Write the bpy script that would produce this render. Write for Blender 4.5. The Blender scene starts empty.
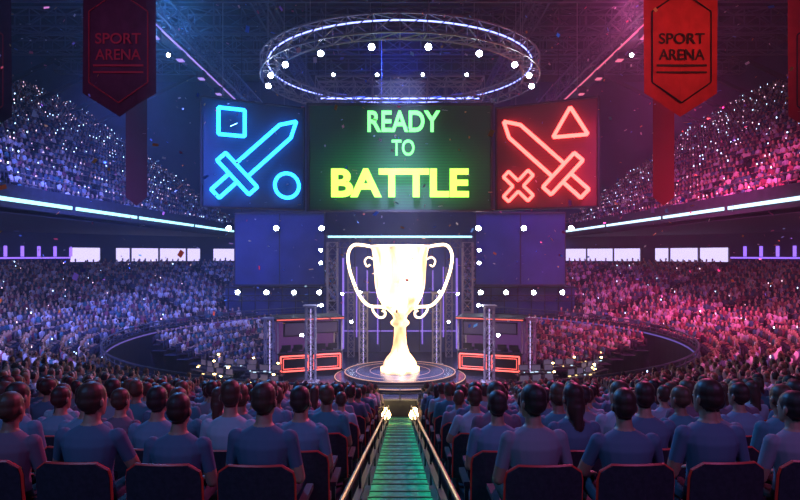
import bpy, math, random
import numpy as np
from mathutils import Vector, Matrix
random.seed(7); rng=np.random.default_rng(7)
S=bpy.context.scene
S.view_settings.view_transform='Standard'
COL=S.collection

# ---------------- materials ----------------
def mat(name, base=(.5,.5,.5), rough=.6, metal=0., em=None, es=0., var=0., scale=4., bump=0.):
    m=bpy.data.materials.new(name); m.use_nodes=True
    nt=m.node_tree; b=nt.nodes['Principled BSDF']
    b.inputs['Base Color'].default_value=(*base,1); b.inputs['Roughness'].default_value=rough
    b.inputs['Metallic'].default_value=metal
    if em: b.inputs['Emission Color'].default_value=(*em,1); b.inputs['Emission Strength'].default_value=es
    if var>0 or bump>0:
        tc=nt.nodes.new('ShaderNodeTexCoord'); n=nt.nodes.new('ShaderNodeTexNoise'); n.inputs['Scale'].default_value=scale
        n.inputs['Detail'].default_value=4
        nt.links.new(tc.outputs['Object'],n.inputs['Vector'])
        if var>0:
            r=nt.nodes.new('ShaderNodeValToRGB')
            r.color_ramp.elements[0].color=(*[c*(1-var) for c in base],1); r.color_ramp.elements[0].position=.3
            r.color_ramp.elements[1].color=(*[min(1,c*(1+var)) for c in base],1); r.color_ramp.elements[1].position=.7
            nt.links.new(n.outputs['Fac'],r.inputs['Fac']); nt.links.new(r.outputs['Color'],b.inputs['Base Color'])
        if bump>0:
            bp=nt.nodes.new('ShaderNodeBump'); bp.inputs['Strength'].default_value=bump
            nt.links.new(n.outputs['Fac'],bp.inputs['Height']); nt.links.new(bp.outputs['Normal'],b.inputs['Normal'])
    return m
def emat(name,col,s): return mat(name,(0.02,0.02,0.02),.5,0,col,s)
def palmat(name,cols,rough=.8):
    m=mat(name,cols[0],rough); nt=m.node_tree; b=nt.nodes['Principled BSDF']
    oi=nt.nodes.new('ShaderNodeObjectInfo'); r=nt.nodes.new('ShaderNodeValToRGB'); r.color_ramp.interpolation='CONSTANT'
    el=r.color_ramp.elements
    while len(el)<len(cols): el.new(.5)
    for i,c in enumerate(cols): el[i].position=i/len(cols); el[i].color=(*c,1)
    nt.links.new(oi.outputs['Random'],r.inputs['Fac']); nt.links.new(r.outputs['Color'],b.inputs['Base Color'])
    return m

M_conc=mat('dark_concrete',(.025,.03,.055),.8,0,var=.3,scale=2)
M_floor=mat('polished_floor',(.03,.035,.06),.25,0,var=.3,scale=.6)
M_wall=mat('wall_paint_navy',(.03,.05,.13),.7,0,var=.35,scale=.25)
M_ceil=mat('ceiling_dark',(.015,.02,.05),.8,0,var=.4,scale=.3)
M_metal=mat('truss_metal',(.13,.15,.22),.5,.5)
M_lmetal=mat('truss_metal_lit',(.32,.34,.42),.45,.3)  # lighter copy of the truss metal, lit look put into its colour
M_dmetal=mat('dark_metal',(.05,.055,.08),.45,.6)
M_panel=mat('fabric_panel_blue',(.06,.09,.26),.8,0,var=.2,scale=.5)
M_frame=mat('screen_frame_black',(.015,.015,.02),.5,.0)
M_carpet=mat('green_carpet',(.05,.42,.24),.85,0,var=.4,scale=14,bump=.2)
M_rail=mat('brass_rail',(.6,.5,.28),.3,.9)
M_seat=mat('seat_fabric_dark',(.03,.02,.035),.75,0,var=.3,scale=30)
M_seatrim=mat('seat_trim_red',(.5,.03,.03),.4,0,(1,.05,.04),.03)  # trim given a slight glow of its own, though no lamp
M_skin=palmat('skin',[(.42,.19,.13),(.48,.23,.16),(.3,.13,.09),(.42,.2,.14)],.5)
M_hair=palmat('hair',[(.06,.02,.016),(.09,.035,.024),(.12,.05,.03),(.045,.02,.018)],.5)  # red of the rim light is put into the hair colours
M_shirt=palmat('shirt',[(.18,.26,.36),(.1,.14,.22),(.34,.4,.48),(.2,.11,.16),(.07,.2,.26),(.26,.22,.28),(.15,.22,.32)],.85)
M_trou=palmat('trousers',[(.03,.04,.07),(.05,.05,.06),(.06,.05,.04)],.85)
M_shoe=mat('shoes',(.03,.03,.03),.5)
M_eye=mat('eye_white',(.75,.75,.75),.2); M_iris=mat('eye_iris',(.03,.02,.015),.2); M_lip=mat('lips',(.4,.14,.12),.5)
E_white=emat('lamp_white',(.75,.85,1),60)
E_warm=emat('lamp_warm',(1,.62,.22),22)
E_strip=emat('led_strip_cyan',(.35,.8,1),2.4)
E_stripR=emat('led_strip_ice',(.5,.78,1),2.2)
E_win=emat('window_glow',(.62,.55,1),1.5)
E_purple=emat('led_purple',(.3,.15,1),1.6)
E_blue=emat('neon_blue',(.012,.27,1),9)
E_red=emat('neon_red',(1,.06,.05),9)
E_redn=emat('neon_red_booth',(1,.12,.1),2.5)
E_green=emat('led_text_green',(.16,1,.2),2.8)
E_yel=emat('led_text_lime',(.40,1,.07),3.4)

# ---------------- mesh builder ----------------
class MB:
    def __init__(s): s.V=[];s.F=[];s.M=[]
    def add(s,V,F,mi=0):
        o=len(s.V); s.V+= [tuple(v) for v in V]; s.F+=[tuple(i+o for i in f) for f in F]; s.M+=[mi]*len(F)
    def box(s,c,d,mi=0,rz=0):
        x,y,z=[k/2 for k in d]; ca,sa=math.cos(rz),math.sin(rz); V=[]
        for k in (-z,z):
            for (i,j) in ((-x,-y),(x,-y),(x,y),(-x,y)): V.append((c[0]+i*ca-j*sa,c[1]+i*sa+j*ca,c[2]+k))
        s.add(V,[(3,2,1,0),(4,5,6,7),(0,1,5,4),(1,2,6,5),(2,3,7,6),(3,0,4,7)],mi)
    def frame(s,p,q):
        d=(Vector(q)-Vector(p)); L=d.length; d=d/L if L>0 else Vector((0,0,1))
        u=d.cross(Vector((0,0,1)) if abs(d.z)<.9 else Vector((0,1,0))).normalized(); w=d.cross(u); return d,u,w
    def strut(s,p,q,r,mi=0,n=4):
        p=Vector(p);q=Vector(q); d,u,w=s.frame(p,q); V=[]
        for P in (p,q):
            for i in range(n):
                a=2*math.pi*(i+.5)/n; V.append(P+u*math.cos(a)*r+w*math.sin(a)*r)
        F=[(i,(i+1)%n,n+(i+1)%n,n+i) for i in range(n)]+[tuple(range(n))[::-1],tuple(range(n,2*n))]
        s.add(V,F,mi)
    def tube(s,pts,r,mi=0,n=8,closed=False):
        P=[Vector(p) for p in pts]; N=len(P); V=[];prev=None
        for i in range(N):
            a=P[(i-1)%N] if (closed or i>0) else P[i]; b=P[(i+1)%N] if (closed or i<N-1) else P[i]
            d=(b-a).normalized()
            if prev is None: u=d.cross(Vector((0,0,1)) if abs(d.z)<.9 else Vector((0,1,0))).normalized()
            else: u=(prev-d*prev.dot(d)).normalized()
            prev=u; w=d.cross(u); rr=r[i] if isinstance(r,(list,tuple)) else r
            for k in range(n):
                t=2*math.pi*k/n; V.append(P[i]+u*math.cos(t)*rr+w*math.sin(t)*rr)
        F=[]
        for i in range(N if closed else N-1):
            j=(i+1)%N
            for k in range(n): F.append((i*n+k,i*n+(k+1)%n,j*n+(k+1)%n,j*n+k))
        if not closed: F+=[tuple(range(n))[::-1],tuple(range((N-1)*n,N*n))]
        s.add(V,F,mi)
    def capsule(s,p,q,r0,r1,mi=0,n=12):
        p=Vector(p);q=Vector(q); d,u,w=s.frame(p,q); pts=[];rs=[]
        for t in (80,55,30,8): a=math.radians(t); pts.append(p-d*math.sin(a)*r0); rs.append(math.cos(a)*r0)
        for t in (8,30,55,80): a=math.radians(t); pts.append(q+d*math.sin(a)*r1); rs.append(math.cos(a)*r1)
        V=[]
        for P,r in zip(pts,rs):
            for k in range(n):
                a=2*math.pi*k/n; V.append(P+u*math.cos(a)*r+w*math.sin(a)*r)
        F=[(i*n+k,i*n+(k+1)%n,(i+1)*n+(k+1)%n,(i+1)*n+k) for i in range(7) for k in range(n)]
        F+=[tuple(range(n))[::-1],tuple(range(7*n,8*n))]
        s.add(V,F,mi)
    def loft(s,secs,mi=0,n=16):  # (z,hw,hd,yc)
        V=[];m=len(secs)
        for z,hw,hd,yc in secs:
            for k in range(n): a=2*math.pi*k/n; V.append((hw*math.cos(a),yc+hd*math.sin(a),z))
        F=[(i*n+k,i*n+(k+1)%n,(i+1)*n+(k+1)%n,(i+1)*n+k) for i in range(m-1) for k in range(n)]
        F+=[tuple(range(n))[::-1],tuple(range((m-1)*n,m*n))]
        s.add(V,F,mi)
    def ell(s,c,r,mi=0,n=12,m=8):
        V=[];F=[]
        for i in range(m+1):
            t=math.pi*(i+.02)/(m+.04)
            for k in range(n): a=2*math.pi*k/n; V.append((c[0]+r[0]*math.sin(t)*math.cos(a),c[1]+r[1]*math.sin(t)*math.sin(a),c[2]-r[2]*math.cos(t)))
        F=[(i*n+k,i*n+(k+1)%n,(i+1)*n+(k+1)%n,(i+1)*n+k) for i in range(m) for k in range(n)]
        F+=[tuple(range(n))[::-1],tuple(range(m*n,(m+1)*n))]
        s.add(V,F,mi)
    def lathe(s,prof,c,mi=0,n=48):
        V=[];m=len(prof)
        for r,z in prof:
            for k in range(n): a=2*math.pi*k/n; V.append((c[0]+r*math.cos(a),c[1]+r*math.sin(a),c[2]+z))
        F=[(i*n+k,i*n+(k+1)%n,(i+1)*n+(k+1)%n,(i+1)*n+k) for i in range(m-1) for k in range(n)]
        s.add(V,F,mi)
    def truss(s,p,q,size,bay=None,r=.05,mi=0):
        p=Vector(p);q=Vector(q);d,u,w=s.frame(p,q);L=(q-p).length; n=max(1,round(L/(bay or size))); h=size/2
        cs=[u*h+w*h,-u*h+w*h,-u*h-w*h,u*h-w*h]
        for c in cs: s.strut(p+c,q+c,r,mi)
        for i in range(n+1):
            P=p+d*(L*i/n)
            for k in range(4): s.strut(P+cs[k],P+cs[(k+1)%4],r*.6,mi)
            if i<n:
                Q=p+d*(L*(i+1)/n)
                for k in range(4):
                    a,b=(k,(k+1)%4) if i%2 else ((k+1)%4,k)
                    s.strut(P+cs[a],Q+cs[b],r*.6,mi)
    def obj(s,name,mats,smooth=False,parent=None,loc=None,rz=0):
        me=bpy.data.meshes.new(name); me.from_pydata(s.V,[],s.F)
        for m in mats: me.materials.append(m)
        me.polygons.foreach_set('material_index',s.M)
        if smooth: me.polygons.foreach_set('use_smooth',[True]*len(s.F))
        me.update(); o=bpy.data.objects.new(name,me); COL.objects.link(o)
        if loc: o.location=loc
        o.rotation_euler[2]=rz
        if parent: o.parent=parent
        return o
def empty(name,loc=(0,0,0)):
    e=bpy.data.objects.new(name,None); e.location=loc; COL.objects.link(e); return e
def inst(name,me,loc,rz=0,sc=1,parent=None):
    o=bpy.data.objects.new(name,me); o.location=loc; o.rotation_euler[2]=rz; o.scale=(sc,sc,sc); COL.objects.link(o)
    if parent: o.parent=parent
    return o

CY=40.0
def zrow(r): return -9.92+.213*r
def RK(k): return 35.8-.85*k
def pos(r,a): return (r*math.sin(a), CY-r*math.cos(a))

# ---------------- shell ----------------
b=MB(); b.box((0,38,-8.45),(96,100,.3)); b.obj('floor',[M_floor])
b=MB(); b.box((0,38,25),(96,100,.5)); b.obj('ceiling',[M_ceil])
b=MB(); b.box((-45,38,8),(.5,100,34)); b.obj('wall_left',[M_wall])
b=MB(); b.box((45,38,8),(.5,100,34)); b.obj('wall_right',[M_wall])
b=MB(); b.box((0,86,8),(96,.5,34)); b.obj('wall_back',[M_wall])
b=MB(); b.box((0,-10,8),(96,.5,34)); b.obj('wall_front',[M_wall])

# bowl terraces
b=MB(); prof=[]
ks=list(range(20,-9,-1))
prof.append((RK(20)-.63,-8.3))
for k in ks:
    r=RK(k); z=zrow(r); prof.append((r-.63,z)); prof.append((r+.22,z))
prof.append((prof[-1][0],-8.3))
b.lathe(prof,(0,CY,0),0,n=160); b.obj('seating_bowl_terrace',[M_conc])
# inner rail wall
b=MB()
R0=17.75
b.lathe([(R0,-8.3),(R0,-5.35),(R0+.2,-5.35),(R0+.2,-8.3)],(0,CY,0),0,n=140)
for zz,rr in ((-4.85,.05),(-5.1,.025)): 
    b.tube([(*pos(R0+.1,2*math.pi*i/140),zz) for i in range(140)],rr,1,6,True)
for i in range(140):
    x,y=pos(R0+.1,2*math.pi*i/140); b.strut((x,y,-5.4),(x,y,-4.85),.03,1)
b.lathe([(R0-.02,-5.6),(R0-.02,-5.5)],(0,CY,0),2,n=140)
b.obj('bowl_guard_rail',[M_dmetal,M_metal,emat('rail_led',(.3,.2,1),.4)])

# outer bowl wall with windows (|a|>52deg)
b=MB(); RW=39.2; a0=math.radians(52); n=110
win=MB()
for i in range(n):
    aa=a0+(2*math.pi-2*a0)*i/n; ab=a0+(2*math.pi-2*a0)*(i+1)/n
    p=pos(RW,aa);q=pos(RW,ab)
    def quad(mb,z0,z1,off,mi):
        P=pos(RW-off,aa);Q=pos(RW-off,ab); mb.add([(P[0],P[1],z0),(Q[0],Q[1],z0),(Q[0],Q[1],z1),(P[0],P[1],z1)],[(0,1,2,3)],mi)
    xm=(p[0]+q[0])/2; ym=(p[1]+q[1])/2; t=abs(xm)/ym if ym>0 else 9
    if .27<t<.56 and ym>40 and i%7!=0:
        quad(b,-2,-.75,0,0); quad(b,.8,2.6,0,0); quad(win,-.75,.8,-.05,0)
        for zz in (-.75,.8): b.box(((p[0]+q[0])/2,(p[1]+q[1])/2,zz),(1.9,.25,.1),1,math.atan2(q[1]-p[1],q[0]-p[0]))
        if i%2==0: b.box((p[0],p[1],.02),(.12,.3,1.6),1)
    else:
        quad(b,-2,2.6,0,0)
    if t>=.56:
        quad(b,-.35,-.2,.06,2)
        if ym>20: b.box((p[0],p[1],.35),(.25,.25,1.0),2)
b.obj('concourse_wall',[M_wall,M_dmetal,E_purple]); win.obj('window_band',[E_win])

# upper balconies
for sx,nm,es in ((-1,'left',E_strip),(1,'right',E_stripR)):
    b=MB()
    b.box((sx*20.15,45,2.9),(.3,74,1.5),0)
    b.box((sx*32,45,2.3),(24,74,.25),0)
    for (ya,yb) in ((8,29),(29.4,36.5),(37,45.5),(46,58),(58.6,80)):
        b.box((sx*19.97,(ya+yb)/2,2.85),(.08,yb-ya,.2),1)
    b.tube([(sx*20.15,8,4.3),(sx*20.15,82,4.3)],.04,2,6)
    for j in range(38): b.strut((sx*20.15,8+2*j,3.6),(sx*20.15,8+2*j,4.3),.025,2)
    for i in range(26):
        z=3.0+.66*i; b.box((sx*(21.2+.9*i+.45),45,(z+2.3)/2),(.9,74,z-2.3),0)
    b.obj('balcony_'+nm,[M_conc,es,M_metal])

# ---------------- person ----------------
def build_person(voxel,turn=0,hair_long=False,arms=0,wide=1.,eyes=True):
    b=MB(); segs=[]  # label: 0 skin 1 shirt 2 trousers 3 shoe 4 head
    def cap(p,q,r0,r1,lab):
        b.capsule(p,q,r0,r1); segs.append((p,q,r0,r1,lab))
    b.loft([(.44,.13,.09,0),(.48,.168,.12,0),(.55,.175,.125,-.01),(.64,.158,.105,-.015),(.73,.15,.1,-.02),(.84,.165*wide,.11,-.03),(.93,.185*wide,.112,-.03),(.985,.18*wide,.095,-.025),(1.025,.13,.075,-.02),(1.055,.075,.06,-.012),(1.075,.05,.05,0)])
    segs.append(((0,0,.5),(0,0,.52),.17,.17,2)); segs.append(((0,-.01,.66),(0,-.025,.92),.14,.14,1))
    segs.append(((-.15,-.025,.97),(.15,-.025,.97),.07,.07,1))
    segs.append(((0,-.01,.98),(0,-.01,1.0),.075,.075,1))
    cap((0,-.012,1.04),(0,.012,1.14),.058,.053,0)
    for s in (-1,1):
        sh=(s*.178*wide,-.02,.975)
        if arms==1 and s==1: el=(s*.25,.0,.71); wr=(s*.07,.22,.66)
        elif arms==2: el=(s*.27,.06,.74); wr=(s*.16,.30,.63)
        else: el=(s*.235,.02,.70); wr=(s*.13,.25,.63)
        mid=tuple(Vector(sh).lerp(Vector(el),.62))
        b.capsule(sh,el,.058,.043); segs.append((sh,mid,.058,.049,1)); segs.append((mid,el,.047,.043,0)); cap(el,wr,.041,.027,0)
        d=(Vector(wr)-Vector(el)).normalized(); d.z*=.3; d.normalize(); side=Vector((d.y,-d.x,0)).normalized()
        for off in (-.022,0,.022):
            p=Vector(wr)+side*off*.6; q=Vector(wr)+d*.085+side*off; b.capsule(p,q,.016,.016,n=8); segs.append((tuple(p),tuple(q),.016,.016,0))
        for j,(off,L) in enumerate(((-.033,.062),(-.011,.075),(.011,.07),(.033,.055))):
            p=Vector(wr)+d*.085+side*off; q=p+d*L*.55+Vector((0,0,-.008)); r=q+d*L*.4+Vector((0,0,-.02))
            b.capsule(p,q,.0095,.009,n=8); b.capsule(q,r,.009,.0075,n=8); segs.append((tuple(p),tuple(r),.009,.009,0))
        ts=-s
        p=Vector(wr)+d*.025+side*(.02*(-ts if side.x<0 else ts)); q=p+d*.035+Vector((ts*.03,0,-.004)); r=q+d*.028+Vector((ts*.006,0,-.006))
        b.capsule(p,q,.012,.0105,n=8); b.capsule(q,r,.0105,.0085,n=8); segs.append((tuple(p),tuple(r),.011,.011,0))
        cap((s*.085,.02,.525),(s*.115,.44,.525),.088,.062,2); cap((s*.115,.44,.515),(s*.12,.47,.10),.057,.038,2)
        cap((s*.12,.45,.05),(s*.128,.62,.036),.042,.036,3)
    i0=len(b.V)
    b.loft([(1.095,.03,.03,.07),(1.11,.045,.055,.052),(1.135,.057,.075,.035),(1.165,.066,.088,.023),(1.2,.072,.097,.014),(1.24,.075,.1,.009),(1.275,.072,.096,.004),(1.305,.06,.08,0),(1.325,.038,.05,0),(1.332,.015,.02,0)])
    b.capsule((0,.106,1.215),(0,.124,1.178),.009,.013,n=8)
    b.ell((0,.1,1.228),(.045,.014,.008)); b.ell((0,.106,1.148),(.022,.01,.009)); b.ell((0,.093,1.112),(.018,.012,.012))
    for s in (-1,1): b.ell((s*.08,-.002,1.198),(.011,.018,.03))
    b.ell((0,-.012,1.262),(.081,.1,.083))
    b.ell((0,-.03,1.215),(.076,.085,.075))
    if hair_long:
        b.ell((0,-.055,1.16),(.078,.06,.13)); b.capsule((0,-.07,1.15),(0,-.1,1.0),.055,.035)
    segs.append(((0,.01,1.18),(0,0,1.25),.09,.095,4))
    if hair_long: segs.append(((0,-.06,1.15),(0,-.1,1.0),.07,.06,5))
    R=Matrix.Rotation(math.radians(turn),4,'Z')
    for i in range(i0,len(b.V)): b.V[i]=tuple(R@Vector(b.V[i]))
    o=b.obj('tmp',[])
    m=o.modifiers.new('r','REMESH'); m.mode='VOXEL'; m.voxel_size=voxel
    m2=o.modifiers.new('s','SMOOTH'); m2.factor=.5; m2.iterations=3 if voxel<.012 else 2
    dg=bpy.context.evaluated_depsgraph_get(); me=bpy.data.meshes.new_from_object(o.evaluated_get(dg)); bpy.data.objects.remove(o)
    for mm in (M_skin,M_shirt,M_trou,M_shoe,M_hair,M_eye,M_iris,M_lip): me.materials.append(mm)
    n=len(me.polygons); C=np.empty(n*3); me.polygons.foreach_get('center',C); C=C.reshape(-1,3)
    t=math.radians(-turn); H=C.copy(); H[:,0]=C[:,0]*math.cos(t)-C[:,1]*math.sin(t); H[:,1]=C[:,0]*math.sin(t)+C[:,1]*math.cos(t)
    best=np.full(n,9.); lab=np.zeros(n,int)
    for p,q,r0,r1,l in segs:
        P=H if l in(4,5) else C
        p=np.array(p);d=np.array(q)-p; tt=np.clip(((P-p)@d)/max(d@d,1e-9),0,1)
        dist=np.linalg.norm(P-p-tt[:,None]*d,axis=1)-(r0+(r1-r0)*tt)
        w=dist<best; best[w]=dist[w]; lab[w]=l
    x,y,z=H.T; mi=lab.copy()
    hd=lab==4; ear=(abs(x)>.079)&(z<1.232)&(z>1.165)&(y>-.022)&(y<.022)
    hair=hd&(z>1.13)&(y<.03+(z-1.2)*.75)&~ear
    hair|=hd&(z>1.285)
    mi[hd]=0; mi[hair]=4; mi[lab==5]=4
    lip=hd&(abs(x)<.022)&(abs(z-1.148)<.008)&(y>.09); mi[lip]=7
    me.polygons.foreach_set('material_index',mi.astype(np.int32)); me.polygons.foreach_set('use_smooth',np.ones(n,bool))
    if eyes:
        e=MB()
        for s in (-1,1):
            e.ell((s*.03,.094,1.208),(.014,.012,.008),5); e.ell((s*.03,.104,1.208),(.006,.005,.006),6)
        for i in range(len(e.V)): e.V[i]=tuple(R@Vector(e.V[i]))
        nv=len(me.vertices); V=np.empty(nv*3); me.vertices.foreach_get('co',V); V=V.reshape(-1,3)
        F=[tuple(p.vertices) for p in me.polygons]; MI=list(mi)
        F+=[tuple(i+nv for i in f) for f in e.F]; MI+=e.M
        m3=bpy.data.meshes.new('spectator_mesh'); m3.from_pydata([tuple(v) for v in V]+e.V,[],F)
        for mm in me.materials: m3.materials.append(mm)
        m3.polygons.foreach_set('material_index',np.array(MI,dtype=np.int32)); m3.polygons.foreach_set('use_smooth',[True]*len(F)); m3.update()
        return m3
    me.update(); return me
HI=[build_person(.0085,0,False,0,1.02),build_person(.0085,14,False,1,.98),build_person(.0085,-10,False,2,1.05),build_person(.0085,5,True,0,.9)]
MID=[build_person(.02,0,False,0,1.02,False),build_person(.02,18,False,1,.98,False),build_person(.02,-15,False,2,1.04,False),build_person(.02,3,True,0,.92,False)]

# seat
def seat_mesh():
    b=MB(); nu,nv=10,10; V=[]
    def P(u,v,f):
        t=max(0,(v-.8)/.2); w=.255-.08*(1-math.sqrt(max(0,1-t*t))); x=u*w; z=.40+v*.5
        y=-.235+ .6*x*x - .05*v + (0.045 if f else 0); return (x,y,z)
    for f in (0,1):
        for j in range(nv+1):
            for i in range(nu+1): V.append(P(-1+2*i/nu,j/nv,f))
    N=(nu+1)*(nv+1); F=[]
    for j in range(nv):
        for i in range(nu):
            a=j*(nu+1)+i; F.append((a,a+1,a+nu+2,a+nu+1)); F.append((N+a,N+a+nu+1,N+a+nu+2,N+a+1))
    ring=[j*(nu+1) for j in range(nv+1)]+[nv*(nu+1)+i for i in range(1,nu+1)]+[j*(nu+1)+nu for j in range(nv-1,-1,-1)]+[i for i in range(nu-1,0,-1)]
    for i in range(len(ring)):
        a,c=ring[i],ring[(i+1)%len(ring)]; F.append((a,N+a,N+c,c))
    b.add(V,F,0)
    rim=[V[i] for i in ring[:nv+1+nu+nv]]; rim=[(x,y+.02,z) for x,y,z in rim]
    b.tube(rim,.012,1,6)
    cu=[];
    for z,k in ((.33,.9),(.35,1),(.41,1),(.43,.92)):
        for i in range(20):
            a=2*math.pi*i/20; c,s_=math.cos(a),math.sin(a)
            cu.append((.24*k*math.copysign(abs(c)**.5,c),.03+.235*k*math.copysign(abs(s_)**.5,s_),z))
    F=[(i*20+k,i*20+(k+1)%20,(i+1)*20+(k+1)%20,(i+1)*20+k) for i in range(3) for k in range(20)]+[tuple(range(20))[::-1],tuple(range(60,80))]
    b.add(cu,F,0)
    for s in (-1,1):
        b.box((s*.285,.03,.60),(.05,.34,.035),0); b.box((s*.285,-.1,.38),(.03,.05,.42),2); b.box((s*.285,-.12,.19),(.03,.06,.38),2)
        b.box((s*.285,-.08,.01),(.06,.22,.02),2); b.strut((s*.285,-.15,.4),(s*.2,-.18,.45),.015,2)
    o=b.obj('tmp',[M_seat,M_seatrim,M_dmetal]); me=o.data; bpy.data.objects.remove(o); me.name='arena_seat_mesh'; return me
SEAT=seat_mesh()

# low poly spectator template with seat, tris + colour groups
lb=MB()
lb.loft([(.45,.17,.11,0),(.8,.15,.1,-.02),(.97,.21,.09,-.02),(1.06,.05,.05,0)],0,6)
lb.loft([(1.05,.04,.05,.02),(1.12,.06,.08,.02),(1.22,.075,.095,0),(1.3,.06,.075,0),(1.33,.02,.03,0)],1,7)
lb.loft([(1.17,.078,.06,-.05),(1.26,.082,.09,-.02),(1.345,.03,.04,-.01)],2,6)
for s in (-1,1):
    lb.strut((s*.2,-.02,1.0),(s*.24,.02,.7),.05,0,4); lb.strut((s*.24,.02,.7),(s*.1,.28,.62),.035,1,4)
    lb.strut((s*.09,0,.53),(s*.12,.48,.53),.085,3,4); lb.strut((s*.12,.46,.52),(s*.12,.48,0.03),.05,3,4)
lb.box((0,-.2,.62),(.5,.05,.5),4); lb.box((0,.03,.36),(.5,.44,.1),4)
tr=[];tg=[]
for f,mi in zip(lb.F,lb.M):
    for i in range(1,len(f)-1): tr.append((f[0],f[i],f[i+1]))
LV=np.array(lb.V); LT=np.array(tr); vg=np.zeros(len(LV),int)
for f,mi in zip(lb.F,lb.M):
    for i in f: vg[i]=mi
M_crowd=mat('crowd_cloth',(.3,.3,.3),.8); nt=M_crowd.node_tree; at=nt.nodes.new('ShaderNodeAttribute'); at.attribute_name='tint'
nt.links.new(at.outputs['Color'],nt.nodes['Principled BSDF'].inputs['Base Color'])
SH=np.array([(.4,.42,.5),(.12,.15,.22),(.75,.75,.8),(.06,.07,.1),(.3,.08,.12),(.06,.2,.25),(.8,.7,.7),(.1,.09,.09)])
SK=np.array([(.55,.33,.24),(.4,.24,.17),(.62,.42,.32)]); HR=np.array([(.03,.02,.02),(.08,.05,.03),(.2,.12,.06)])
def crowd(name,T):
    T=np.array(T); n=len(T); nv=len(LV)
    c,s=np.cos(T[:,3]),np.sin(T[:,3]); sc=rng.uniform(.92,1.07,n)
    X=LV[None,:,0]*c[:,None]-LV[None,:,1]*s[:,None]; Y=LV[None,:,0]*s[:,None]+LV[None,:,1]*c[:,None]; Z=np.broadcast_to(LV[None,:,2],X.shape)
    V=np.stack([X*sc[:,None]+T[:,0:1],Y*sc[:,None]+T[:,1:2],Z*sc[:,None]+T[:,2:3]],-1).reshape(-1,3)
    F=(LT[None]+np.arange(n)[:,None,None]*nv).reshape(-1)
    me=bpy.data.meshes.new(name); me.vertices.add(n*nv); me.vertices.foreach_set('co',V.reshape(-1).astype(np.float32))
    nf=n*len(LT); me.loops.add(nf*3); me.loops.foreach_set('vertex_index',F.astype(np.int32)); me.polygons.add(nf)
    me.polygons.foreach_set('loop_start',(np.arange(nf)*3).astype(np.int32))
    cols=np.zeros((n,nv,4)); cols[...,3]=1
    pal=[SH[rng.integers(0,len(SH),n)],SK[rng.integers(0,3,n)],HR[rng.integers(0,3,n)],np.tile([.03,.03,.05],(n,1)),np.tile([.03,.015,.03],(n,1))]
    for g in range(5): cols[:,vg==g,:3]=pal[g][:,None,:]
    at=me.color_attributes.new('tint','FLOAT_COLOR','POINT'); at.data.foreach_set('color',cols.reshape(-1).astype(np.float32))
    me.materials.append(M_crowd); me.update(calc_edges=True); me.validate()
    o=bpy.data.objects.new(name,me); COL.objects.link(o); return o

# ---------------- audience placement ----------------
cp=empty('audience_block'); sp=empty('seating_block')
far=[]; cnt=0
for k in range(-3,21):
    r=RK(k); z=zrow(r); s0=.95 if k%2==0 else .83
    if k<0: s0=.95
    nmax=int(math.pi*r/.62)
    for side in (-1,1):
        for i in range(nmax):
            s=s0+.62*i; a=side*s/r
            if abs(a)>math.pi-.005: continue
            x,y=pos(r,a)
            if y<1.5 or abs(x)/y>1.0: continue
            if k<0 and y<25: continue
            if 52.5<y<61 and abs(x)<16.8: continue
            if abs(a)>.38 and abs(((math.degrees(abs(a))+10)%20)-10)*math.pi/180*r<.55: continue
            dist=math.hypot(x,y); a2=a+random.uniform(-.1,.1)
            if dist<7.2:
                v=random.choice((0,0,1,1,2,2,3)); jr=random.uniform(-.02,.02)
                top=k<=1
                inst('seated_spectator',HI[v],(x+jr,y,z),a2,random.uniform(.98,1.07),None if top else cp)
                inst('arena_seat',SEAT,(x,y,z),a,1,None if top else sp)
            elif dist<15:
                inst('spectator',MID[random.choice((0,0,1,2,3))],(x,y,z),a2,random.uniform(.95,1.06),cp)
                inst('seat',SEAT,(x,y,z),a,1,sp)
            else:
                if random.random()<.04: continue
                far.append((x,y,z,a2+random.uniform(-.2,.2)))
crowd('stands_crowd',far)
# lower back tier on arena floor
low=[]; b=MB()
for i in range(7):
    r=11.5+.85*i; z=-8.3+.3*i
    n=int(2*math.pi*r/.6)
    for j in range(n):
        a=2*math.pi*j/n; x,y=pos(r,a)
        if y<41 or abs(x)<9.2 : continue
        low.append((x,y,z,a+random.uniform(-.2,.2)))
    pts=[math.radians(t) for t in range(92,146,3)]
    for sgn in (-1,1):
        for t0,t1 in zip(pts[:-1],pts[1:]):
            A=pos(r-.6,sgn*t0);B=pos(r-.6,sgn*t1);C=pos(r+.25,sgn*t1);D=pos(r+.25,sgn*t0)
            V=[(*A,-8.3),(*B,-8.3),(*B,z),(*A,z),(*C,z),(*D,z),(*C,-8.3),(*D,-8.3)]
            b.add(V,[(0,1,2,3),(3,2,4,5),(5,4,6,7)],0)
low=[t for t in low if 92<abs(math.degrees(math.atan2(t[0],CY-t[1])))<143]
b.obj('floor_grandstand',[M_conc]); crowd('floor_crowd',low)
up=[]
for sx in (-1,1):
    for i in range(25):
        x=sx*(21.2+.9*i+.5); z=3.0+.66*i
        y=20.
        while y<81:
            y+=.62
            if (y%11)<1.1 or random.random()<.12: continue
            if abs(x)/y>1.0: continue
            up.append((x,y,z,sx*math.pi/2+random.uniform(-.3,.3)))
crowd('balcony_crowd',up)
# phone lights in crowd
b=MB()
for i in range(1100):
    t=random.choice(up if random.random()<.82 else far); 
    if t[1]<22: continue
    s=random.uniform(.025,.065); fx,fy=-math.sin(t[3]),math.cos(t[3])
    b.box((t[0]+fx*.35,t[1]+fy*.35,t[2]+1.15),(s,s*.6,s*1.8),random.randrange(2),t[3])
b.obj('phone_lights',[emat('phone_glow',(.45,.65,1),7),emat('phone_glow_pink',(1,.6,.8),3)])

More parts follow.
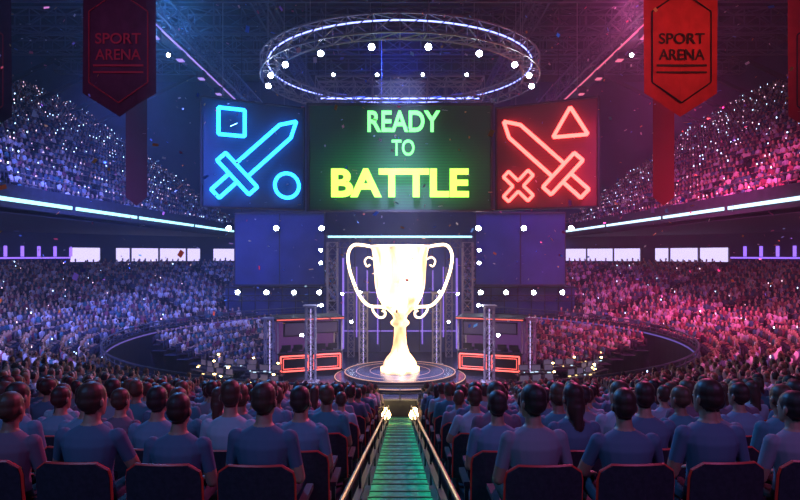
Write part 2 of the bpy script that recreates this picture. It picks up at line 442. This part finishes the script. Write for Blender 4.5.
# ---------------- aisle ----------------
b=MB()
for k in range(-4,21):
    r=RK(k); z=zrow(r); y0=CY-r-.22; y1=CY-r+.63
    b.box((0,(y0+y1)/2,z+.01),(.7,y1-y0,.03),0)
    b.box((0,y0+.21,z+.06),(.7,.42,.09),0)
    b.box((0,y0+.405,z+.108),(.7,.03,.012),1); b.box((0,y1-.015,z+.028),(.7,.03,.012),1)
b.obj('aisle_stairs',[M_carpet,mat('step_nosing',(.02,.12,.09),.5,.3)])
E_ails=emat('added_aisle_glow_green',(.18,1,.55),8)  # added glow strip, there to light the aisle floor green
for s in (-1,1):
    b=MB(); x=s*.385
    f=lambda y:zrow(CY-y)
    b.tube([(x,1.6,f(1.6)+.62),(x,20.2,f(20.2)+.62),(x,20.4,f(20.4)+.45)],.02,0,8)
    # lower rail: channel with an added downward strip to light the aisle
    def bar(xc,w,zo,h,mi):
        V=[(xc-w/2,1.6,f(1.6)+zo),(xc+w/2,1.6,f(1.6)+zo),(xc+w/2,20.2,f(20.2)+zo),(xc-w/2,20.2,f(20.2)+zo)]
        V+=[(a,c,d+h) for a,c,d in V]
        b.add(V,[(3,2,1,0),(4,5,6,7),(0,1,5,4),(1,2,6,5),(2,3,7,6),(3,0,4,7)],mi)
    bar(x,.06,.37,.012,1); bar(x+s*.027,.008,.30,.07,1); bar(x-s*.027,.006,.345,.03,1); bar(x,.03,.355,.012,2)
    for k in range(-2,21,2):
        y=CY-RK(k)-.1; b.strut((x,y,zrow(RK(k))),(x,y,f(y)+.62),.014,1,6); b.box((x,y,zrow(RK(k))+.01),(.07,.07,.02),1)
    b.obj('aisle_handrail',[M_rail,M_dmetal,E_ails])
for s in (-1,1):
    for yy,xx in ((20.9,.5),(18.3,.42)):
        zf=-5.87 if yy>20 else zrow(CY-18.3)
        b=MB(); b.box((s*xx,yy,zf+.17),(.1,.1,.34),0); b.ell((s*xx,yy,zf+.42),(.14,.14,.14),1)
        b.obj('aisle_bollard_lamp',[M_dmetal,E_warm])

# ---------------- stage ----------------
b=MB()
b.lathe([(0,-7.7),(3.55,-7.7),(3.7,-7.74),(3.7,-8.0),(4.3,-8.0),(4.35,-8.3)],(0,CY,0),0,n=72)
for rr,zz in ((3.66,-7.72),(4.33,-8.02)): b.tube([(rr*math.cos(2*math.pi*i/72),CY+rr*math.sin(2*math.pi*i/72),zz) for i in range(72)],.03,1,6,True)
for rr in (2.0,2.9):
    b.tube([(rr*math.cos(2*math.pi*i/72),CY+rr*math.sin(2*math.pi*i/72),-7.7) for i in range(72)],.015,1,4,True)
b.obj('round_stage',[M_floor,emat('stage_edge',(1,.5,.35),.8)])
# trophy
mt=mat('trophy_glow',(.9,.7,.4),.3,0,(1,.9,.7),1.5); nt=mt.node_tree
tc=nt.nodes.new('ShaderNodeTexCoord'); sx_=nt.nodes.new('ShaderNodeSeparateXYZ'); mr=nt.nodes.new('ShaderNodeMapRange'); mr.inputs['From Max'].default_value=8.4
rp=nt.nodes.new('ShaderNodeValToRGB'); el=rp.color_ramp.elements
el[0].color=(1,.58,.24,1); el[0].position=0; el[1].color=(1,.7,.34,1); el[1].position=1; e=el.new(.3); e.color=(1,.42,.17,1); e=el.new(.5); e.color=(1,.62,.28,1)
wv=nt.nodes.new('ShaderNodeTexNoise'); wv.inputs['Scale'].default_value=1.1; wv.inputs['Detail'].default_value=1
mpp=nt.nodes.new('ShaderNodeMapping'); mpp.inputs['Scale'].default_value=(1.3,1.3,.3); nt.links.new(tc.outputs['Object'],mpp.inputs[0])
mw=nt.nodes.new('ShaderNodeMapRange'); mw.inputs['From Min'].default_value=.35; mw.inputs['From Max'].default_value=.6; mw.inputs['To Min'].default_value=1.2; mw.inputs['To Max'].default_value=6
nt.links.new(mpp.outputs[0],wv.inputs['Vector']); nt.links.new(wv.outputs['Fac'],mw.inputs[0]); nt.links.new(mw.outputs[0],nt.nodes['Principled BSDF'].inputs['Emission Strength'])
nt.links.new(tc.outputs['Object'],sx_.inputs[0]); nt.links.new(sx_.outputs['Z'],mr.inputs[0]); nt.links.new(mr.outputs[0],rp.inputs[0]); nt.links.new(rp.outputs[0],nt.nodes['Principled BSDF'].inputs['Emission Color'])
b=MB()
pr=[(0,0),(1.3,0),(1.3,.22),(1.12,.3),(1.08,.55),(.9,.85),(.62,1.2),(.46,1.7),(.4,2.3),(.38,2.9),(.6,3.1),(.62,3.25),(.42,3.45),(.5,3.7),(.8,4.0),(1.2,4.4),(1.5,4.95),(1.66,5.7),(1.72,6.6),(1.78,7.5),(1.9,8.15),(1.98,8.3),(1.93,8.36),(1.82,8.25),(1.68,7.5),(1.6,6.2),(1.3,5.0),(.6,4.3),(0,4.2)]
b.lathe(pr,(0,0,0),0,64)
def cr(pts,n=8):
    out=[];P=[Vector(p) for p in pts]; P=[P[0]*2-P[1]]+P+[P[-1]*2-P[-2]]
    for i in range(1,len(P)-2):
        for t in range(n):
            u=t/n; out.append(.5*((2*P[i])+(P[i+1]-P[i-1])*u+(2*P[i-1]-5*P[i]+4*P[i+1]-P[i+2])*u*u+(3*P[i]-P[i-1]-3*P[i+1]+P[i+2])*u**3))
    out.append(P[-2]); return out
for s in (-1,1):
    b.tube(cr([(s*1.7,0,8.2),(s*2.4,0,8.35),(s*3.1,0,8.35),(s*3.45,0,7.8),(s*3.4,0,6.9),(s*3.1,0,5.9),(s*2.7,0,5.0),(s*2.1,0,4.35),(s*1.3,0,4.25),(s*.9,0,4.15)]),.1,1,10)
    b.tube(cr([(s*1.9,0,4.35),(s*1.75,0,3.9),(s*1.4,0,3.55),(s*1.05,0,3.6),(s*1.0,0,3.9),(s*1.2,0,4.0)]),.07,1,8)
    b.tube(cr([(s*1.75,0,7.4),(s*2.1,0,7.55),(s*2.35,0,7.3),(s*2.2,0,6.95),(s*2.0,0,7.05)]),.05,1,8)
b.obj('trophy_cup',[mt,emat('trophy_handle_glow',(1,.72,.4),5)],True,loc=(0,CY,-7.7))

# main screen
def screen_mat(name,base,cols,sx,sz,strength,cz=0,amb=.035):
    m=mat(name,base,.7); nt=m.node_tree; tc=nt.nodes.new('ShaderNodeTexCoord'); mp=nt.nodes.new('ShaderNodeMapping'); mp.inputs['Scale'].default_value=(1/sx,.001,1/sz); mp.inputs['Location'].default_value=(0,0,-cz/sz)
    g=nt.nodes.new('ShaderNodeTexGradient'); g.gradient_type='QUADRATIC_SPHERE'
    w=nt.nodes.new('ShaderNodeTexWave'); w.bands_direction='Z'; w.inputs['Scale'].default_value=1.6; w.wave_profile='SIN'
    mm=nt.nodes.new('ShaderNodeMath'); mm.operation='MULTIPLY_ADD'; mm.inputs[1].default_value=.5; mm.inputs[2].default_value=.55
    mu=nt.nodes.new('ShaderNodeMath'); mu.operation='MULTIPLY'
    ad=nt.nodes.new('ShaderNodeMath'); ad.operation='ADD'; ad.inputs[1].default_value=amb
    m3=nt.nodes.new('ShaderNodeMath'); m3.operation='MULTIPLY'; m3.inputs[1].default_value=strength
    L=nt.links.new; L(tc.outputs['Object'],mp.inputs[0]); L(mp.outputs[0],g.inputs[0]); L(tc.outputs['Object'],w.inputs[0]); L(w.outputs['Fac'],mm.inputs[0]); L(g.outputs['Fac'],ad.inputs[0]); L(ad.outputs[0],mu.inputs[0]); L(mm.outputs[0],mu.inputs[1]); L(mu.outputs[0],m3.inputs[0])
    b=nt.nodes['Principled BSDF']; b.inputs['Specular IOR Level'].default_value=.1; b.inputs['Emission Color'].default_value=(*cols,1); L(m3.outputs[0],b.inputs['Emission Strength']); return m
scr=empty('led_screen_scoreboard',(0,40,6.5))
b=MB(); b.box((0,.4,0),(12.2,.7,7.1),1); b.box((0,.02,0),(12,.06,6.9),0)
for z in (-3.55,3.55): b.box((0,.05,z),(12.4,.3,.14),2)
for x in (-6.15,6.15): b.box((x,.05,0),(.14,.3,7.2),2)
for i in range(1,6): b.box((-6.1+12.2*i/6,.8,0),(.15,.15,7),2)
b.obj('screen_body',[screen_mat('led_screen_painted_glow',(.02,.04,.035),(.02,1,.28),7.6,4.4,.34,-1.2,.04),M_frame,M_dmetal],parent=scr)  # glow around the text painted as a gradient into the screen emission
def text(t,w,h,x,y,z,off,m,parent,name,ext=.06):
    c=bpy.data.curves.new(name,'FONT'); c.body=t; c.offset=off; c.extrude=ext; c.resolution_u=6
    o=bpy.data.objects.new(name,c); COL.objects.link(o); dg=bpy.context.evaluated_depsgraph_get()
    me=bpy.data.meshes.new_from_object(o.evaluated_get(dg)); bpy.data.objects.remove(o)
    n=len(me.vertices); V=np.empty(n*3); me.vertices.foreach_get('co',V); V=V.reshape(-1,3)
    lo,hi=V.min(0),V.max(0); W=np.zeros_like(V)
    W[:,0]=(V[:,0]-(lo[0]+hi[0])/2)*w/(hi[0]-lo[0]); W[:,2]=(V[:,1]-(lo[1]+hi[1])/2)*h/(hi[1]-lo[1]); W[:,1]=-V[:,2]
    me.vertices.foreach_set('co',W.reshape(-1)); me.materials.clear(); me.materials.append(m); me.update()
    o=bpy.data.objects.new(name,me); o.location=(x,y,z); COL.objects.link(o); o.parent=parent; return o
text('READY',4.8,1.4,.25,-.3,2.35,.02,E_green,scr,'text_ready')
text('TO',1.5,1.05,.2,-.3,.6,.012,E_green,scr,'text_to')
text('BATTLE',9.1,1.9,0,-.3,-1.72,.035,E_yel,scr,'text_battle')

b=MB()
b.truss((-5.6,40.4,11.2),(5.6,40.4,11.2),1.3,1.3,.06)
b.truss((-5.6,41.6,11.2),(5.6,41.6,11.2),1.3,1.3,.06)
for x in (-5,-2,2,5): b.strut((x,40.4,11.8),(x,40.4,24.7),.03)
for x in (-9.6,9.6): 
    for d in (-1.8,1.8): b.strut((x+d,39.5+d*.5*(1 if x<0 else -1),10),(x+d,39.5+d*.5*(1 if x<0 else -1),24.7),.03)
b.box((0,41.0,10.7),(10.8,.1,.06),1)
b.obj('screen_truss',[M_lmetal,emat('added_truss_tube',(.25,.3,1),5)])  # blue tube added beneath to brighten the truss

# sword panels
def sword(sgn):
    d=Vector((sgn*.72,0,.694)).normalized(); n=Vector((-d.z,0,d.x)); o=Vector((sgn*-2.55,0,-2.65))
    P=lambda s,t:o+d*s+n*t
    A=[P(0,-.36),P(0,.36),P(1.55,.36),P(1.55,-.36)]
    G=[P(1.55,-1.45),P(1.55,1.45),P(2.3,1.45),P(2.3,-1.45)]
    B=[P(2.3,-.55),P(2.3,.55),P(6.3,.55),P(7.35,0),P(6.3,-.55)]
    return [A,G,B],[P(2.5,0),P(6.3,0)]
def dense(pts,closed=True,n=6):
    out=[]; N=len(pts)
    for i in range(N if closed else N-1):
        a=Vector(pts[i]);c=Vector(pts[(i+1)%N])
        for t in range(n): out.append(a.lerp(c,(t+.08)/n if t==0 else t/n))
        out.append(a.lerp(c,.985))
    return out
for sgn,nm,E,cx in ((1,'blue',E_blue,-9.58),(-1,'red',E_red,9.58)):
    e=empty('neon_sword_panel',(cx,39.5,6.55)); e.rotation_euler[2]=sgn*math.radians(26.4)
    b=MB(); b.box((0,.3,0),(6.75,.5,7.0),0); b.box((0,.03,0),(6.55,.08,6.8),1)
    for z in (-3.47,3.47): b.box((0,-.02,z),(6.8,.2,.1),2)
    for x in (-3.36,3.36): b.box((x,-.02,0),(.1,.2,7),2)
    b.obj('panel_board',[M_frame,screen_mat('led_panel_painted_halo_'+nm,(.04,.07,.12) if sgn>0 else (.11,.04,.045),(.02,.14,1) if sgn>0 else (1,.05,.06),5,5,.07),M_dmetal],parent=e)  # halo of the neon painted into the board's emission
    b=MB(); polys,full=sword(sgn)
    for p in polys: b.tube([v+Vector((0,-.3,0)) for v in dense(p)],.12,0,8,True)
    if sgn>0:
        q=[(-2.35,-.3,1.15),(-.7,-.3,1.15),(-.7,-.3,2.85),(-2.35,-.3,2.85)]; b.tube(dense(q),.12,0,8,True)
        b.tube([(2.1+.82*math.cos(2*math.pi*i/32),-.3,-1.9+.82*math.sin(2*math.pi*i/32)) for i in range(32)],.12,0,8,True)
    else:
        q=[(.55,-.3,1.1),(2.75,-.3,1.1),(1.65,-.3,2.95)]; b.tube(dense(q),.12,0,8,True)
        c=Vector((-1.75,-.3,-1.95)); w,L=.25,1.18; pts=[]
        for i in range(4):
            a=math.pi/4+i*math.pi/2; d=Vector((math.cos(a),0,math.sin(a))); n=Vector((-d.z,0,d.x))
            pts+= [c+d*L-n*w,c+d*L+n*w,c+d*w+n*w]
        b.tube(dense(pts,n=4),.105,0,8,True)
    b.obj('neon_tubes',[E],True,parent=e)

# ring truss + spots
b=MB(); N=40; rr=8.6
for k in range(N):
    a0_,a1_=2*math.pi*k/N,2*math.pi*(k+1)/N
    pts=[]
    for a in (a0_,a1_):
        pts.append([Vector((*pos(rr+dr,a),12.0+dz)) for dr,dz in ((-.5,-.5),(.5,-.5),(.5,.5),(-.5,.5))])
    for i in range(4):
        b.strut(pts[0][i],pts[1][i],.06); b.strut(pts[0][i],pts[0][(i+1)%4],.035); b.strut(pts[0][i],pts[1][(i+1)%4],.035)
for a in range(0,360,45):
    x,y=pos(rr,math.radians(a+10)); b.strut((x,y,12.5),(x,y,24.7),.03)
b.tube([(*pos(rr,2*math.pi*i/60),12.3) for i in range(60)],.04,1,6,True)
b.obj('ring_truss',[M_lmetal,emat('added_ring_tube',(.25,.3,1),4)])  # blue tube added inside the ring to brighten it
def spot_mesh():
    b=MB(); b.lathe([(0,.32),(.16,.3),(.2,.1),(.24,-.1),(.24,-.14)],(0,0,0),0,16); b.lathe([(0,-.12),(.22,-.12)],(0,0,0),1,16)
    b.ell((0,0,-.12),(.19,.19,.1),1)
    for s in (-1,1): b.box((s*.28,0,.15),(.03,.08,.5),0)
    b.box((0,0,.42),(.6,.08,.04),0)
    o=b.obj('t',[M_dmetal,E_white]); me=o.data; bpy.data.objects.remove(o); return me
SPOT=spot_mesh()
def spot(x,y,z,tilt=60,sc=1):
    o=inst('stage_spotlight',SPOT,(x,y,z),0,sc); o.rotation_euler=(math.radians(-tilt),0,math.atan2(x,y)*-1); return o
for a in (-82,-66,-50,-30,-10,10,30,50,66,82):
    x,y=pos(rr,math.radians(a)); spot(x,y,10.95,60,.75)
for x in (-15.5,-11.2,-7.1,7.1,11.2,15.5): spot(x,54.3,2.45,75,1.0)
for x in (-14.7,-12.1,-7.3,-9.6,7.3,9.6,12.1,14.7): spot(x,54.3,-3.35,75,.9)
for x in (-6.2,6.2): 
    for z in (-.6,.4): spot(x,47,z,70,.6)
for x,y,z in ((-5.2,40,-3.3),(5.2,40,-3.3),(-4.5,47,-3),(4.5,47,-3),(-3.8,47.2,-5.2),(3.8,47.2,-5.2),(-6.4,39.4,-5.2),(6.4,39.4,-5.2),(-2.9,44.4,-2.7),(2.9,44.4,-2.7)): spot(x,y-.3,z,70,.5)
for x in (-4.4,-1.5,1.5,4.4): spot(x,39.6,11.9,70,.45)
for s in (-1,1):
    for y in (36,48,62): spot(s*13.9,y,12.0,70,.5)

# ceiling trusses
b=MB()
for s in (-1,1):
    b.truss((s*14,10,14),(s*14,84,14),1.4,2,.08); b.truss((s*9.3,20,17),(s*9.3,80,17),1.0,2,.07)
    b.truss((s*22,20,21),(s*22,84,21),1.6,3,.09)
for y,z in ((36,16.2),(46,18),(58,20.3),(70,22)): b.truss((-40,y,z),(40,y,z),1.4,2,.09)
for y in (30,45,60,75):
    for s in (-1,1): b.strut((s*14,y,14.7),(s*14,y,24.7),.05); b.strut((s*9.3,y,17.5),(s*9.3,y,24.7),.05)
b.obj('roof_truss_grid',[M_metal])
for s in (-1,1):
    b=MB()
    b.box((s*14,45,13.0),(.5,34,.5),0); b.box((s*14-s*.27,45,12.95),(.04,33.5,.12),1)
    for y in range(30,62,4): b.box((s*13.9,y,12.6),(.5,.7,.5),0); b.box((s*13.9,y,12.32),(.36,.5,.06),1)
    b.obj('lighting_catwalk',[M_dmetal,emat('catwalk_led',(.5,.3,1) if s<0 else (1,.2,.35),.9)])
for s in (-1,1):
    b=MB()
    for y in range(24,84,6): b.strut((s*24,y,24.6),(s*44,y,15),.25,0)
    b.obj('roof_rafters',[M_dmetal])

# hung side drapes / backdrop
for s in (-1,1):
    b=MB(); b.box((s*11,55,.55),(8.2,.3,6.6),0)
    for x in (6.9,11,15.1): b.box((s*x,54.8,.55),(.08,.1,6.6),1)
    b.box((s*11,54.8,3.85),(8.3,.3,.15),1); b.box((s*11,54.8,-2.75),(8.3,.3,.15),1)
    for x in (7.5,14.5): b.strut((s*x,55,3.9),(s*x,55,24.7),.04,1)
    b.obj('hanging_backdrop_panel',[M_panel,M_dmetal])
    b=MB(); b.box((s*11.5,56,-5.6),(9.5,.4,5.4),0)
    for i in range(8): b.box((s*(7.2+1.25*i),55.75,-5.6),(.08,.1,5.4),1)
    b.box((s*11.5,55.7,-3.0),(9.5,.2,.12),1)
    b.truss((s*6.6,54.2,-3.9),(s*16,54.2,-3.9),.5,.8,.04,1)
    b.obj('stage_backdrop_flat',[M_panel,M_dmetal])
# stage portal
b=MB()
for s in (-1,1):
    b.truss((s*5.4,48,-8.3),(s*5.4,48,1.0),.8,.9,.06,5); b.truss((s*4.0,49,-8.3),(s*4.0,49,-1),.5,.6,.04,5)
    b.box((s*4.7,49.6,-4),(.16,.1,7.5),2)
    for k in range(3): b.box((s*(1.9+.9*k),51.2,-4.6+k*.3),(.1,.1,6.0),2)
b.truss((-5.8,48,1.0),(5.8,48,1.0),.8,.9,.06,0)
b.box((0,47.5,1.45),(11.4,.1,.14),1)
b.box((0,51.5,-3.6),(11,.3,9.4),3)
b.box((0,51.3,-3.2),(9.5,.08,.08),2); b.box((0,51.3,-6.5),(9.5,.08,.08),2)
for i in range(10): b.box((-4.95+1.1*i,51.3,-3.6),(.06,.1,9.2),4)
b.obj('stage_portal',[M_metal,E_strip,emat('portal_violet',(.35,.2,1),.9),M_panel,M_dmetal,M_lmetal])
# truss towers
for s in (-1,1):
    for x,y,z in ((5.8,39,-3.4),(2.75,45,-2.9),(8.9,41,-4.4)):
        b=MB(); b.truss((s*x,y,-8.2),(s*x,y,z),.6,.7,.055,0); b.box((s*x,y,-8.25),(1,1,.1),0); b.box((s*x,y,z+.1),(.9,.9,.1),0)
        b.box((s*x,y,(z-8.2)/2),(.06,.06,z+8),1)
        b.obj('truss_tower',[M_lmetal,emat('added_tower_tube',(.6,.5,1),1.2)])  # tube added in the core to make the dark tower show
# player booths
for s in (-1,1):
    b=MB()
    b.box((0,0,.2),(4.6,2.6,.4),0)
    for x in (-1.12,1.12):
        b.box((x,-1.25,1.0),(2.1,.15,1.25),0)
        q=[(x-.92,-1.36,.5),(x+.92,-1.36,.5),(x+.92,-1.36,1.5),(x-.92,-1.36,1.5)]
        b.tube(dense([Vector(v) for v in q]),.055,1,6,True)
        q=[(x-.75,-1.36,.66),(x+.75,-1.36,.66),(x+.75,-1.36,1.34),(x-.75,-1.36,1.34)]
        b.tube(dense([Vector(v) for v in q]),.02,1,4,True)
    b.box((0,-.9,1.65),(4.5,.8,.06),0)
    for x in (-1.6,-.8,0,.8,1.6):
        b.box((x,-.85,2.0),(.62,.05,.38),0); b.box((x,-.82,2.0),(.56,.02,.32),3); b.box((x,-.85,1.74),(.06,.06,.15),0)
        b.box((x,.1,1.15),(.5,.12,1.3),0); b.box((x,-.1,.85),(.5,.5,.1),0); b.strut((x,-.1,.4),(x,-.1,.85),.05,0)
    for x in (-2.2,2.2):
        for y in (-1.1,1.1): b.strut((x,y,0),(x,y,3.9),.07,2)
    b.box((0,0,3.95),(4.7,2.7,.2),0); b.box((0,-1.37,3.95),(4.6,.04,.08),6)
    b.box((0,1.15,2.3),(4.3,.1,3.0),4); b.box((-.9,-1.2,3.3),(1.9,.12,1.0),0); b.box((-.9,-1.28,3.3),(1.7,.03,.8),5); b.box((1.1,-1.2,3.35),(1.6,.12,.8),0); b.box((1.1,-1.28,3.35),(1.45,.03,.65),5)
    b.obj('player_booth',[M_frame,E_redn,M_lmetal,emat('monitor_glow',(.4,.4,1),1),emat('booth_backlight',(.4,.12,.6),.2),emat('booth_screen',(.35,.2,.6),.12),emat('booth_roof_led',(1,.15,.12),1.2)],loc=(s*6.5,42,-8.3),rz=s*-.35)
# production desks with lamps
def desk(x,y,rz):
    b=MB(); b.box((0,0,.75),(2.6,.8,.06),0)
    for sx in (-1.2,1.2):
        for sy in (-.3,.3): b.box((sx,sy,.36),(.06,.06,.72),0)
    b.box((0,.1,.86),(2.2,.5,.16),0)
    for i in range(4): b.box((-1+.55*i+random.uniform(-.2,.2),random.uniform(-.3,.3),.97),(random.uniform(.05,.22),.08,.05),random.choice((1,2,4)))
    for i in range(3): b.box((-.8+.8*i,.3,1.2),(.6,.05,.38),0); b.box((-.8+.8*i,.27,1.2),(.54,.02,.32),3)
    b.tube([(1.2,.2,.78),(1.2,.2,1.4),(1.0,0,1.55)],.02,0,6); b.ell((.98,-.02,1.53),(.08,.08,.05),1)
    b.obj('production_desk',[M_dmetal,E_warm,emat('fader_light',(.9,.6,.25),2.5),emat('desk_monitor',(.4,.3,.6),.2),emat('key_light_led',(.5,.7,.9),1.5)],loc=(x,y,-8.3),rz=rz)
for s in (-1,1):
    for x,y,r in ((8.6,37.6,.3),(11.2,36.6,.5),(10.6,39.6,.1),(12.6,39,.6),(8,34.5,.4),(13.2,41.4,.7)): desk(s*x,y,s*r+random.uniform(-.3,.3))

# banners
def banner(px,y,z0,w,h,mats,ink):
    e=empty('sport_arena_banner',(px,y,z0))
    b=MB(); V=[];n=10
    for j in range(n+1):
        v=j/n
        for i in range(9):
            u=-1+2*i/8; zb=-h+ (abs(u))*h*.14; z=zb*v; V.append((u*w/2,.03*math.sin(u*5+v*2),z))
    F=[(j*9+i,j*9+i+1,j*9+i+10,j*9+i+9) for j in range(n) for i in range(8)]
    b.add(V,F,0); b.strut((-w/2-.1,0,.03),(w/2+.1,0,.03),.05,1,8)
    for x in (-w/2,w/2): b.strut((x,0,0),(x,0,24.5-z0),.015,1)
    b.obj('cloth',[mats,M_dmetal],parent=e)
    b=MB(); k=.8*w/2; yy=-.07; zc=-h*.6
    hx=[(-k,yy,zc-h*.2),(0,yy,zc-h*.32),(k,yy,zc-h*.2),(k,yy,zc+h*.22),(0,yy,zc+h*.34),(-k,yy,zc+h*.22)]
    b.tube(dense([Vector(v) for v in hx]),.022,0,4,True); b.box((0,yy,zc-h*.1),(k*1.7,.02,.06),0); b.box((0,yy,zc-h*.14),(k*1.7,.02,.05),0)
    b.obj('hexagon_print',[ink],parent=e)
    text('SPORT',w*.62,.32,0,-.08,zc+.3,.01,ink,e,'text_sport',.005); text('ARENA',w*.62,.32,0,-.08,zc-.18,.01,ink,e,'text_arena',.005)
M_banD=mat('banner_cloth_red_unlit',(.05,.018,.045),.8,0,var=.2,scale=3); M_banR=mat('banner_cloth_red',(.38,.035,.05),.8,0,var=.15,scale=3)  # left cloth: unlit look of the red banner put into its colour
M_ink=mat('banner_print_red',(.3,.03,.05),.8)
banner(-8.42,18,9.2,2.2,5.05,M_banD,M_ink); banner(8.42,18,9.2,2.2,5.05,M_banR,M_frame)
banner(-12.75,18,8.5,2.2,5.05,M_banD,M_ink); banner(12.75,18,8.5,2.2,5.05,M_banR,M_frame)
for s,mm in ((-1,mat('pennant_plum',(.13,.02,.06),.8)),(1,mat('pennant_red',(.3,.02,.03),.8))):
    b=MB(); w=1.0; V=[(-w/2,0,0),(w/2,0,0),(w/2,0,-6.2),(0,0,-6.6),(-w/2,0,-6.2)]; b.add(V,[(0,1,2,3,4)],0); b.strut((-w/2,0,0),(w/2,0,0),.05,1,8)
    for x in (-w/2,w/2): b.strut((x,0,0),(x,0,16),.015,1)
    b.obj('hanging_pennant',[mm,M_dmetal],loc=(s*12.3,28,8.9))

# confetti
b=MB()
for i in range(1100):
    y=random.uniform(7,60); x=random.uniform(-.75,.75)*y; z=random.uniform(-.12,.42)*y
    if z>20: continue
    s=random.uniform(.018,.042)*(1+y/30); R=Matrix.Rotation(random.uniform(0,6),3,Vector((random.random()-.5,random.random()-.5,random.random())).normalized())
    V=[Vector((x,y,z))+R@Vector(v) for v in ((-s,-s*.6,0),(s,-s*.6,0),(s,s*.6,s*.3),(-s,s*.6,s*.3))]
    b.add(V,[(0,1,2,3)],random.randrange(4))
b.obj('confetti',[mat('confetti_white',(.9,.9,.95),.4),mat('confetti_pink',(.9,.25,.4),.4),mat('confetti_gold',(.9,.5,.15),.35,.4),mat('confetti_blue',(.2,.4,.95),.4)])

# haze (real scattering fog)
hz=MB(); hz.box((0,48,7),(86,70,30.4)); 
mh=bpy.data.materials.new('theatrical_haze'); mh.use_nodes=True; nt=mh.node_tree; nt.nodes.remove(nt.nodes['Principled BSDF'])
vs=nt.nodes.new('ShaderNodeVolumeScatter'); vs.inputs['Density'].default_value=.0034; vs.inputs['Color'].default_value=(.7,.8,1,1); vs.inputs['Anisotropy'].default_value=.2
nt.links.new(vs.outputs[0],nt.nodes['Material Output'].inputs['Volume'])
hz.obj('stage_haze',[mh])

# ---------------- lights ----------------
def area(name,loc,tgt,size,power,col,spread=180):
    l=bpy.data.lights.new(name,'AREA'); l.shape='DISK'; l.size=size; l.energy=power; l.color=col; l.spread=math.radians(spread)
    o=bpy.data.objects.new(name,l); o.location=loc; o.rotation_euler=(Vector(tgt)-Vector(loc)).to_track_quat('-Z','Y').to_euler(); COL.objects.link(o); return o
area('wash_light',(-14,31,11),(-23,48,-8),2,2200,(.13,.18,1),95)
area('wash_light',(14,31,11),(23,48,-8),2,1900,(.95,.08,.4),95)
area('wash_light',(-4,50,12),(-34,60,8),2,520,(.03,.12,1),120)
area('wash_light',(4,50,12),(34,60,8),2,420,(.5,.03,.6),120)
area('wash_light',(0,44,15),(0,80,4),3,1500,(.03,.08,1),120)
area('wash_light',(-12,44,9),(-11,55,-1),2,250,(.05,.15,1),120)
area('wash_light',(12,44,9),(11,55,-1),2,230,(.14,.1,1),120)
area('wash_light',(-18,20,1.8),(-28,42,-5),2,1700,(.3,.28,1),150)
area('wash_light',(18,20,1.8),(28,42,-5),2,1500,(.95,.14,.48),150)
area('key_light',(-6,-3,7),(-3,6,-3),2.5,125,(.12,.42,1),110)
area('key_light',(6,-3,7),(3,6,-3),2.5,115,(.6,.25,.9),110)
area('rim_light',(-9,22,9),(-3,6,-2),2,1200,(.08,.36,1),120)
area('rim_light',(9,22,9),(3,6,-2),2,1250,(1,.12,.38),120)
area('banner_light',(7,8,5),(8.4,18,6.5),1,65,(1,.15,.1),50)
area('banner_light',(-7,8,5),(-8.4,18,6.5),1,28,(.7,.2,.6),50)  # added fill, lifts the dark left banner
area('stage_light',(0,36,10.5),(0,40,-8),3,1800,(.5,.5,1),50)
w=bpy.data.worlds.new('world'); S.world=w; w.use_nodes=True; w.node_tree.nodes['Background'].inputs[0].default_value=(.01,.015,.05,1)

cam=bpy.data.cameras.new('camera'); cam.lens=27; cam.sensor_width=36; cam.shift_y=.00625; cam.clip_end=400
co=bpy.data.objects.new('camera',cam); co.location=(0,0,0); co.rotation_euler=(math.pi/2,0,0); COL.objects.link(co); S.camera=co
print('counts',len(far),len(up),len(low),len(bpy.data.objects))
